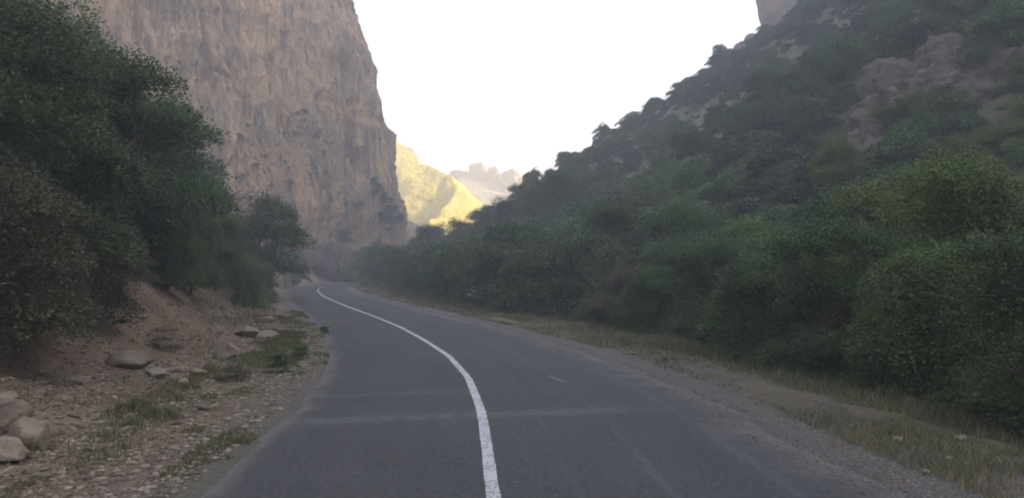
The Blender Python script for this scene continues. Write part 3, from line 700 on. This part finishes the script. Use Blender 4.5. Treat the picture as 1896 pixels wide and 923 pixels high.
for i, (px, D, h, lab) in enumerate([(722, 121, 5.6, 'tree behind the last roadside bush, in front of the foot of the cliff nose'), (762, 115, 6.0, 'tree just below the bottom of the sunlit yellow slope'),
        (806, 110, 6.4, 'tree below the dip between the yellow slope and the tan slope'), (850, 105, 5.6, 'tree on the hill foot below the leftmost far spire'), (893, 101, 5.3, 'tree on the hill foot below the middle far spire'),
        (936, 96, 5.6, 'tree on the hill foot below the broad far spire'), (985, 90, 6.6, 'tree below the lower end of the right skyline'), (1040, 84, 6.4, 'tree on the hill foot above the brown earth opening'),
        (905, 112, 3.6, 'tree on the lower skyline just left of the spires tree'), (958, 108, 4.2, 'tree half hidden behind the hill foot trees near the skyline end')]):
    plant('tree', ('tree_c', 'tree_a', 'tree_b')[i % 3], (px-948)*D/F, D, h, ('green ', 'dark green ', 'dark ')[i % 3]+lab, 'tree', 'taller trees at the foot of the right hill', 1.15, sink=.35)
# skyline trees on the right hill
def crest_at(px):
    D = np.linspace(40, 260, 900); x = (px-948)*D/F; h = H(x, D); a = (h-2)/D; k = int(np.argmax(a)); return float(x[k]), float(D[k]), float(h[k]), HOR-a[k]*F
SK = [(985, 3.6, 'rounded tree at the lower left end of the right skyline'), (1045, 3.2, 'loose topped tree on the lower skyline beside the sky'),
      (1118, 4.0, 'prominent round tree standing above the skyline in its lower middle'), (1335, 3.8, 'prominent bushy tree on the upper skyline below the rock shoulder'),
      (830, 3., 'tree at the gap below the sunlit far ridge'), (905, 3.2, 'round tree in front of the far tan slope, below the spires'),
      (958, 3.0, 'small dark tree right under the broad far spire')]
for i, (px, h, lab) in enumerate(SK):
    x, y, z, _ = crest_at(px); plant('tree', ('mid_b', 'mid_a')[i % 2], x, y, h, lab, 'tree', 'skyline trees on the right hill', .85)

# hillside scrub
bare = [(1310, 235, 60, 40), (1240, 325, 55, 28), (1470, 100, 60, 26), (1190, 395, 40, 22), (1055, 598, 75, 26), (1400, 60, 40, 20), (1350, 210, 50, 26)]
pts = []
cell = {}
tries = 0
def proj(x, y, z): return 948+x*F/y, HOR-(z-2)*F/y
N = 42000
cxs = rng.uniform(-70, 150, N); cys = rng.uniform(9, 215, N)
zz = H(cxs, cys); dlA = (LE(cys)-cxs)/skew(cys); drA = (cxs-RE(cys))/skew(cys); den = fbm(cxs*.05, cys*.05, o=3, s=77)
yc = np.interp(cxs, CRX, CRY)
for i in range(N):
    x, y, z = cxs[i], cys[i], zz[i]
    px, py = proj(x, y, z)
    if px < -120 or px > 2020 or py < -140: continue
    if drA[i] > 5.5:
        if y > yc[i]+12: continue
        rr = 2.3 if y < 60 else 2.5
        if den[i] > .14 and rng.random() < .65 and y > 45: continue
        if any(((px-a)/c)**2+((py-b)/d)**2 < 1 for a, b, c, d in bare) and rng.random() < .93: continue
        if 1560 < px < 1880 and 150 < py < 390 and (abs(px-1620) < 50 and 290 < py < 440 and y > 30 or abs(px-1655) < 60 and 190 < py < 290 or abs(px-1780) < 95 and 130 < py < 235): continue
    elif dlA[i] > 6 and (y < 100 or x < -22):
        rr = 2.6
        if px > 405 and y < 60 and py < 420: continue
        if px > 400 and y > 60 and rng.random() < .45: continue
        if px > 545 and y > 95: continue
    else: continue
    ck = (int(x//rr), int(y//rr))
    if any((ck[0]+a, ck[1]+b) in cell and math.hypot(x-cell[(ck[0]+a, ck[1]+b)][0], y-cell[(ck[0]+a, ck[1]+b)][1]) < rr for a in (-1, 0, 1) for b in (-1, 0, 1)): continue
    cell[ck] = (x, y); pts.append((x, y, z, px, py, 'L' if dlA[i] > 0 else 'R'))
pts.sort(key=lambda p: p[1])
vis = [p for p in pts if -60 < p[3] < 1950]
indiv = vis[:290]; rest = vis[290:]+[p for p in pts if not -60 < p[3] < 1950]
print('scrub', len(pts), len(indiv), 'nearest of rest', rest[0][1] if rest else None)
for x, y, z, px, py, side in indiv:
    q = rnd.random()
    if y < 34: key = 'near_a' if q < .45 else ('near_b' if q < .85 else 'near_olive')
    elif y < 75: key = 'mid_a' if q < .42 else ('mid_b' if q < .82 else 'mid_c')
    else: key = 'far_a' if q < .42 else ('far_b' if q < .8 else 'far_c')
    if px > 1500 and y < 45 and q < .3: key = 'near_lime'
    h = rnd.uniform(2.2, 3.6)*(1.15 if y < 60 else .85)*(1.45 if 50 < y < 115 and x-float(RE(y)) < 22 else 1)*(1 if side == 'R' else 1.15)
    if side == 'R': plant('shrub', key, x, y, h, 'shrub in the dense scrub covering the right hillside', 'shrub', 'scrub on the right hillside', 1.15, parts=y < 60)
    else: plant('shrub', key, x, y, h, 'shrub in the thicket on the slope under the left cliff', 'shrub', 'thicket on the left slope', 1.1, parts=y < 60)

# the remaining scrub: one object that scatters the same kinds
def scatter(name, P, keys, label):
    col = bpy.data.collections.new(name+'_kinds')
    for i, k in enumerate(keys):
        o = bpy.data.objects.new('%02d_kind' % i, PR[k][0]); col.objects.link(o)
    P = np.array(P); n = len(P)
    me = bpy.data.meshes.new(name); me.vertices.add(n); me.vertices.foreach_set('co', P[:, :3].astype(np.float32).ravel())
    a = me.attributes.new('rot', 'FLOAT_VECTOR', 'POINT'); rv = np.zeros((n, 3), np.float32); rv[:, 2] = rng.uniform(0, 6.28, n); a.data.foreach_set('vector', rv.ravel())
    a = me.attributes.new('size', 'FLOAT_VECTOR', 'POINT'); s = rng.uniform(.45, 1.05, n)*P[:, 3]; sv = np.stack([s*1.12, s*1.12, s*rng.uniform(.85, 1.15, n)], 1).astype(np.float32); a.data.foreach_set('vector', sv.ravel())
    a = me.attributes.new('pick', 'INT', 'POINT'); a.data.foreach_set('value', rng.choice(len(keys), n, p=[.4, .34, .2, .06]).astype(np.int32))
    o = link(name, me)
    g = bpy.data.node_groups.new(name, 'GeometryNodeTree'); g.interface.new_socket('Geometry', in_out='INPUT', socket_type='NodeSocketGeometry'); g.interface.new_socket('Geometry', in_out='OUTPUT', socket_type='NodeSocketGeometry')
    N_ = g.nodes; gi = N_.new('NodeGroupInput'); go = N_.new('NodeGroupOutput')
    ci = N_.new('GeometryNodeCollectionInfo'); ci.inputs['Collection'].default_value = col; ci.inputs['Separate Children'].default_value = True; ci.inputs['Reset Children'].default_value = True
    ip = N_.new('GeometryNodeInstanceOnPoints'); ip.inputs['Pick Instance'].default_value = True
    def na(nm, ty):
        q = N_.new('GeometryNodeInputNamedAttribute'); q.data_type = ty; q.inputs['Name'].default_value = nm; return q.outputs[0]
    g.links.new(gi.outputs[0], ip.inputs['Points']); g.links.new(ci.outputs[0], ip.inputs['Instance'])
    g.links.new(na('pick', 'INT'), ip.inputs['Instance Index']); g.links.new(na('rot', 'FLOAT_VECTOR'), ip.inputs['Rotation']); g.links.new(na('size', 'FLOAT_VECTOR'), ip.inputs['Scale'])
    g.links.new(ip.outputs[0], go.inputs[0])
    md = o.modifiers.new('scatter', 'NODES'); md.node_group = g
    return tag(o, label, 'scrub', kind='stuff')
P = [(x, y, z-.15, 1.) for x, y, z, *_ in rest]
# low tufts in the gaps and little shrubs clinging to the cliff
for i in range(6500):
    x = rng.uniform(-15, 130); y = rng.uniform(35, 200)
    if (x-float(RE(y)))/float(skew(y)) < 7 or y > np.interp(x, CRX, CRY)+10: continue
    z = float(H(x, y)); px, py = proj(x, y, z)
    if px > 1950 or py < -60: continue
    if 1570 < px < 1880 and 130 < py < 390 and rng.random() < .7: continue
    P.append((x, y, z-.05, rng.uniform(.14, .42)))
scatter('scrub', P, ['far_a', 'far_b', 'far_c', 'far_brown'], 'thick dark green scrub covering the far hillsides')
# cliff-side shrubs
CP = []
fl = fbm(CLX*.08, CLY*.08, CLZ*.05, 3, 88)
for i in range(1500):
    a = rng.integers(90, 700); b = rng.integers(40, 370)
    if fl[a, b] < .28: continue
    CP.append((CLX[a, b], CLY[a, b], CLZ[a, b]-.3, rng.uniform(.14, .45)))
    if len(CP) > 130: break
scatter('cliff_scrub', CP, ['far_a', 'far_b', 'far_c', 'far_brown'], 'sparse small tufts clinging to the left cliff')
# green gully and foot of the cliff nose
for i in range(26):
    px = rng.uniform(682, 752); py = 335+(px-682)*.9+rng.uniform(-10, 55); D = rng.uniform(150, 157)
    x, y = (px-948)*D/F, D; z = 2+(HOR-py)*D/F
    k = np.argmin((CLX-x)**2+(CLY-D)**2*.15+(CLZ-z)**2); x, y, z = CLX.flat[k], CLY.flat[k], CLZ.flat[k]
    plant('shrub', ('far_a', 'far_b')[i % 2], float(x)+.2, float(y)-.6, rng.uniform(.7, 1.5), 'shrub in the green gully at the right edge of the cliff', 'shrub', 'shrubs in the cliff gully', 1., z=float(z), parts=False)
for i, (px, D, h, key) in enumerate([(556, 124, 1.8, 'far_brown'), (590, 126, 1.8, 'far_brown'), (622, 127, 2.0, 'far_brown'), (644, 131, 2.2, 'far_brown'), (656, 128, 3.2, 'far_b'), (600, 149, 3.5, 'far_brown'), (632, 148, 3.5, 'far_c'), (566, 147, 3.5, 'far_c')]):
    plant('shrub', key, (px-948)*D/F, D, h, 'brownish shrub on the rock cutting beyond the road bend', 'shrub', 'shrubs on the rock cutting', 1.1, parts=False)

# ------------------------------------------------------------------ verge plants and grass
for i, (px, py, s, key, lab) in enumerate([(515, 690, .42, 'weed', 'bright green weed patch on the left road edge, larger of two'), (560, 665, .35, 'weed', 'green weed patch on the left road edge beyond the larger one'),
        (430, 705, .45, 'weed_dry', 'dry upright weed standing in the rubble left of the green patch'), (600, 620, .3, 'weed', 'small weed tuft at the road edge where the left shoulder narrows'),
        (305, 650, .5, 'weed_dry', 'bushy drab weed on the bank right of the half sunk boulder'), (1525, 790, .17, 'weed_dry', 'low drab green weed clump on the right verge'),
        (1160, 640, .35, 'weed_dry', 'dry weed at the end of the brown earth opening'), (200, 610, .8, 'weed_dry', 'dry bushy weed growing at the top of the bank at left')]):
    if py > 655 or px > 1000: D = 2*F/(py-HOR)
    else: D = 2*F/(py-HOR)
    g = ray_ground(px, py); plant('weed', key, g[0], g[1], s, lab, 'weed', None, 1.2, sink=.02)

def blades(name, pos, hmin, hmax, mat, seed, lab, wd=.006):
    r_ = np.random.default_rng(seed); n = len(pos); pos = np.array(pos)
    h = r_.uniform(hmin, hmax, n)*pos[:, 3]; a = r_.uniform(0, 6.28, n); ln = r_.uniform(.1, .7, n)*h; b = r_.uniform(0, 6.28, n)
    d = np.stack([np.cos(a), np.sin(a), 0*a], 1)*ln[:, None]; w_ = np.stack([np.cos(b), np.sin(b), 0*b], 1)*(wd*(.6+h*2)*(1+pos[:, 1]/18))[:, None]
    p = pos[:, :3]; up = np.array([0, 0, 1.])*h[:, None]
    v = np.stack([p-w_, p+w_, p+d*.35+up*.6+w_*.7, p+d*.35+up*.6-w_*.7, p+d+up+w_*.1, p+d+up-w_*.1], 1).reshape(-1, 3)
    i = np.arange(n)*6; f = np.concatenate([np.stack([i, i+1, i+2, i+3], 1), np.stack([i+3, i+2, i+4, i+5], 1)])
    tn = np.clip(r_.normal(.45, .25, n)+.35*fbm(p[:, 0]*.7, p[:, 1]*.7, o=2, s=seed), 0, 1)
    return tag(link(name, mesh_from(name, v, f, mat, False, {'tint': np.repeat(tn, 6)})), lab, 'grass', kind='stuff')
def verge(n, ymax, e0, e1, side, seed, thr, tall=None):
    r_ = np.random.default_rng(seed); y = 5.5+r_.uniform(0, 1, n)**1.9*(ymax-5.5); e = r_.uniform(e0, e1, n)
    x = np.where(side < 0, LE(y)-e*skew(y), RE(y)+e*skew(y))
    c = fbm(e*.8, y*.22, o=4, s=seed+1)+.45*fbm(x*3, y*2, o=3, s=seed+2); k = (c > thr) & (np.abs(x*F/y) < 1000)
    x, y, e, c = x[k], y[k], e[k], c[k]
    s = np.clip((c-thr)*2+.35, .3, 1.3)
    if tall is not None: s = s*tall(e, y)
    q = r_.uniform(0, 1, len(x)) > 1.2*np.exp(-((x-3.0-(34-y)*.12)**2/5+(y-33.5)**2/16)); x, y, s = x[q], y[q], s[q]
    return np.stack([x, y, H(x, y)-.01, s], 1)
blades('grass', verge(110000, 60, .0, 2.3, -1, 501, .06), .03, .12, M['grass_green'], 502, 'patchy green grass along the left road edge')
blades('grass', verge(26000, 45, 1.2, 7.0, -1, 505, .16), .05, .20, M['grass_dry'], 506, 'thin dry grass on the left dirt bank')
blades('grass', verge(230000, 110, .5, 8.5, 1, 511, -.30, lambda e, y: .45+.75*sstep(1.6, 3.6, e)), .04, .24, M['grass_dry'], 512, 'dry grass on the right verge below the bushes')
blades('grass', verge(50000, 120, 2.2, 7.0, 1, 521, .08, lambda e, y: .7+.5*sstep(10, 20, y)), .10, .42, M['grass_green'], 522, 'taller green grass at the foot of the right bushes')

def gravel(name, n, ymax, e0, e1, side, seed, s0, s1, thr, lab):
    r_ = np.random.default_rng(seed); y = 5.5+r_.uniform(0, 1, n)**2.2*(ymax-5.5); e = r_.uniform(0, 1, n)**(.9)*(e1-e0)+e0
    x = np.where(side < 0, LE(y)-e*skew(y), RE(y)+e*skew(y)); c = fbm(x*.8, y*.6, o=4, s=seed+1); k = (c > thr) & (np.abs(x*F/y) < 1000)
    x, y, e = x[k], y[k], e[k]; n = len(x); co, f = icosphere(1)
    s = (s0+(s1-s0)*r_.uniform(0, 1, n)**3.4)[:, None]*r_.uniform(.55, 1., (n, 3)); s[:, 2] *= .55
    V = co[None]*(1+r_.uniform(-.3, .3, (n, len(co)))[:, :, None])*s[:, None]
    a = r_.uniform(0, 6.28, n); ca, sa = np.cos(a)[:, None], np.sin(a)[:, None]
    vx = V[:, :, 0]*ca-V[:, :, 1]*sa; vy = V[:, :, 0]*sa+V[:, :, 1]*ca
    z = np.where(e > -.05, H(x, y), .004)
    V = np.stack([vx+x[:, None], vy+y[:, None], V[:, :, 2]+z[:, None]+s[:, 2:3]*.3], 2).reshape(-1, 3)
    FF = (f[None]+(np.arange(n)*len(co))[:, None, None]).reshape(-1, 3)
    return tag(link(name, mesh_from(name, V, FF, M['gravel'], False, {'tint': np.repeat(r_.uniform(0, 1, n)**1.6, len(co))})), lab, 'gravel', kind='stuff')
gravel('gravel', 80000, 40, .1, 8, -1, 601, .006, .062, -.6, 'loose rubble and gravel on the left bank')
gravel('gravel', 26000, 30, -.5, 1.9, 1, 611, .005, .020, -.4, 'fine gravel along the right road edge')

# ------------------------------------------------------------------ labels that single out each scrub plant and stone
ORD = ['nearest', 'second nearest', 'third nearest', 'fourth nearest', 'fifth nearest', 'sixth nearest', 'seventh nearest', 'eighth nearest', 'ninth nearest', 'tenth nearest'] + [w+' nearest' for w in
       'eleventh twelfth thirteenth fourteenth fifteenth sixteenth seventeenth eighteenth nineteenth twentieth twenty-first twenty-second twenty-third twenty-fourth twenty-fifth'.split()]
def relabel(groups, marks, noun, tone):
    B = {}
    for o in bpy.data.objects:
        if o.get('group') not in groups or 'category' not in o: continue
        x, y, z = o.location; px, py = proj(x, y, z+(1.0 if noun == 'shrub' else 0))
        k = min(range(len(marks)), key=lambda i: (marks[i][0]-px)**2+(marks[i][1]-py)**2)
        mx, my, nm = marks[k]; dx, dy = px-mx, py-my
        a = math.degrees(math.atan2(-dy, dx)) % 360
        di = ['right of', 'above and right of', 'above', 'above and left of', 'left of', 'below and left of', 'below', 'below and right of'][int((a+22.5)//45) % 8]
        B.setdefault((tone(o), di, nm), []).append((dx*dx+dy*dy, o))
    for (tn, di, nm), L in B.items():
        L.sort(key=lambda q: q[0])
        for i, (_, o) in enumerate(L):
            rk = ORD[min(i, len(ORD)-1)]
            o['label'] = (rk+' ' if len(L) > 1 else '')+tn+' '+noun+' '+di+' '+nm
def shrub_tone(o):
    m = o.children[0].data.materials[0].name
    return {'dark_leaves': 'dark green', 'green_leaves': 'mid green', 'yellow_green_leaves': 'yellow green', 'olive_leaves': 'olive', 'dry_leaves': 'brownish'}[m]
relabel(['scrub on the right hillside'], [(1620, 350, 'the brown overhanging rock'), (1640, 245, 'the grey rock rib'), (1750, 165, 'the rounded rocky knob'), (1840, 330, 'the yellow green tree at the right edge'),
        (1440, 30, 'the pale crag'), (1335, 110, 'the bushy upper skyline tree'), (1118, 245, 'the round skyline tree'), (1000, 310, 'the lower end of the skyline'), (1245, 325, 'the small brown rock patch'),
        (1055, 590, 'the brown earth opening'), (1425, 560, 'the bush behind the tall verge grass'), (1310, 235, 'the bare strip below the skyline'), (1250, 450, 'the hill foot mid right'), (1480, 450, 'the slope under the overhang'),
        (1700, 560, 'the deep shaded bush'), (850, 450, 'the far bend bushes'), (960, 450, 'the bushes left of the earth opening')], 'shrub', shrub_tone)
relabel(['thicket on the left slope'], [(487, 400, 'the round headed open tree'), (300, 250, 'the tall dark tree against the cliff'), (80, 100, 'the top left corner trees'), (60, 450, 'the olive tree at the left edge'), (520, 470, 'the tan roadside bluff')], 'shrub', shrub_tone)
relabel(['undergrowth on the left bank'], [(240, 665, 'the half sunk boulder'), (422, 650, 'the pink boulder'), (60, 790, 'the boulder pile')], 'undergrowth shrub', shrub_tone)
relabel(['shrubs in the cliff gully'], [(720, 360, 'the green gully middle'), (700, 420, 'the foot of the gully')], 'gully shrub', shrub_tone)
relabel(['shrubs on the rock cutting'], [(600, 490, 'the dark rock cutting')], 'shrub', shrub_tone)
relabel(['small loose stones on the left bank'], [(62, 800, 'the blocky boulder'), (240, 665, 'the half sunk boulder'), (422, 650, 'the pink boulder'), (340, 700, 'the yellowish upright stone'), (515, 690, 'the green weed patch'), (480, 620, 'the reddish slab'), (250, 800, 'the dull brown stone'), (124, 740, 'the white rounded stone'), (400, 850, 'the near left road edge')],
        'loose stone', lambda o: 'tiny' if max(o.scale) < .06 else 'small')

# ------------------------------------------------------------------ pale veil for lens glare
def glare_haze():  # added volume, stands in for lens glare spreading from the bright sky
    x0, x1, y0, y1, z0, z1 = -1400, 1400, -500, 1500, -20, 172
    v = [(x, y, z) for x in (x0, x1) for y in (y0, y1) for z in (z0, z1)]
    f = [[0, 1, 3, 2], [4, 6, 7, 5], [0, 4, 5, 1], [2, 3, 7, 6], [0, 2, 6, 4], [1, 5, 7, 3]]
    t = NT('glare_haze'); pv = t.n('VolumePrincipled'); pv.inputs['Color'].default_value = (.93, .95, 1, 1); pv.inputs['Density'].default_value = .0029
    pv.inputs['Anisotropy'].default_value = .2; t.l(pv.outputs[0], t.out.inputs['Volume'])
    tag(link('glare_haze', mesh_from('glare_haze', v, f, t.m)), 'thin pale veil added over the gorge to stand in for lens glare', 'glare_haze', kind='stuff')
glare_haze()
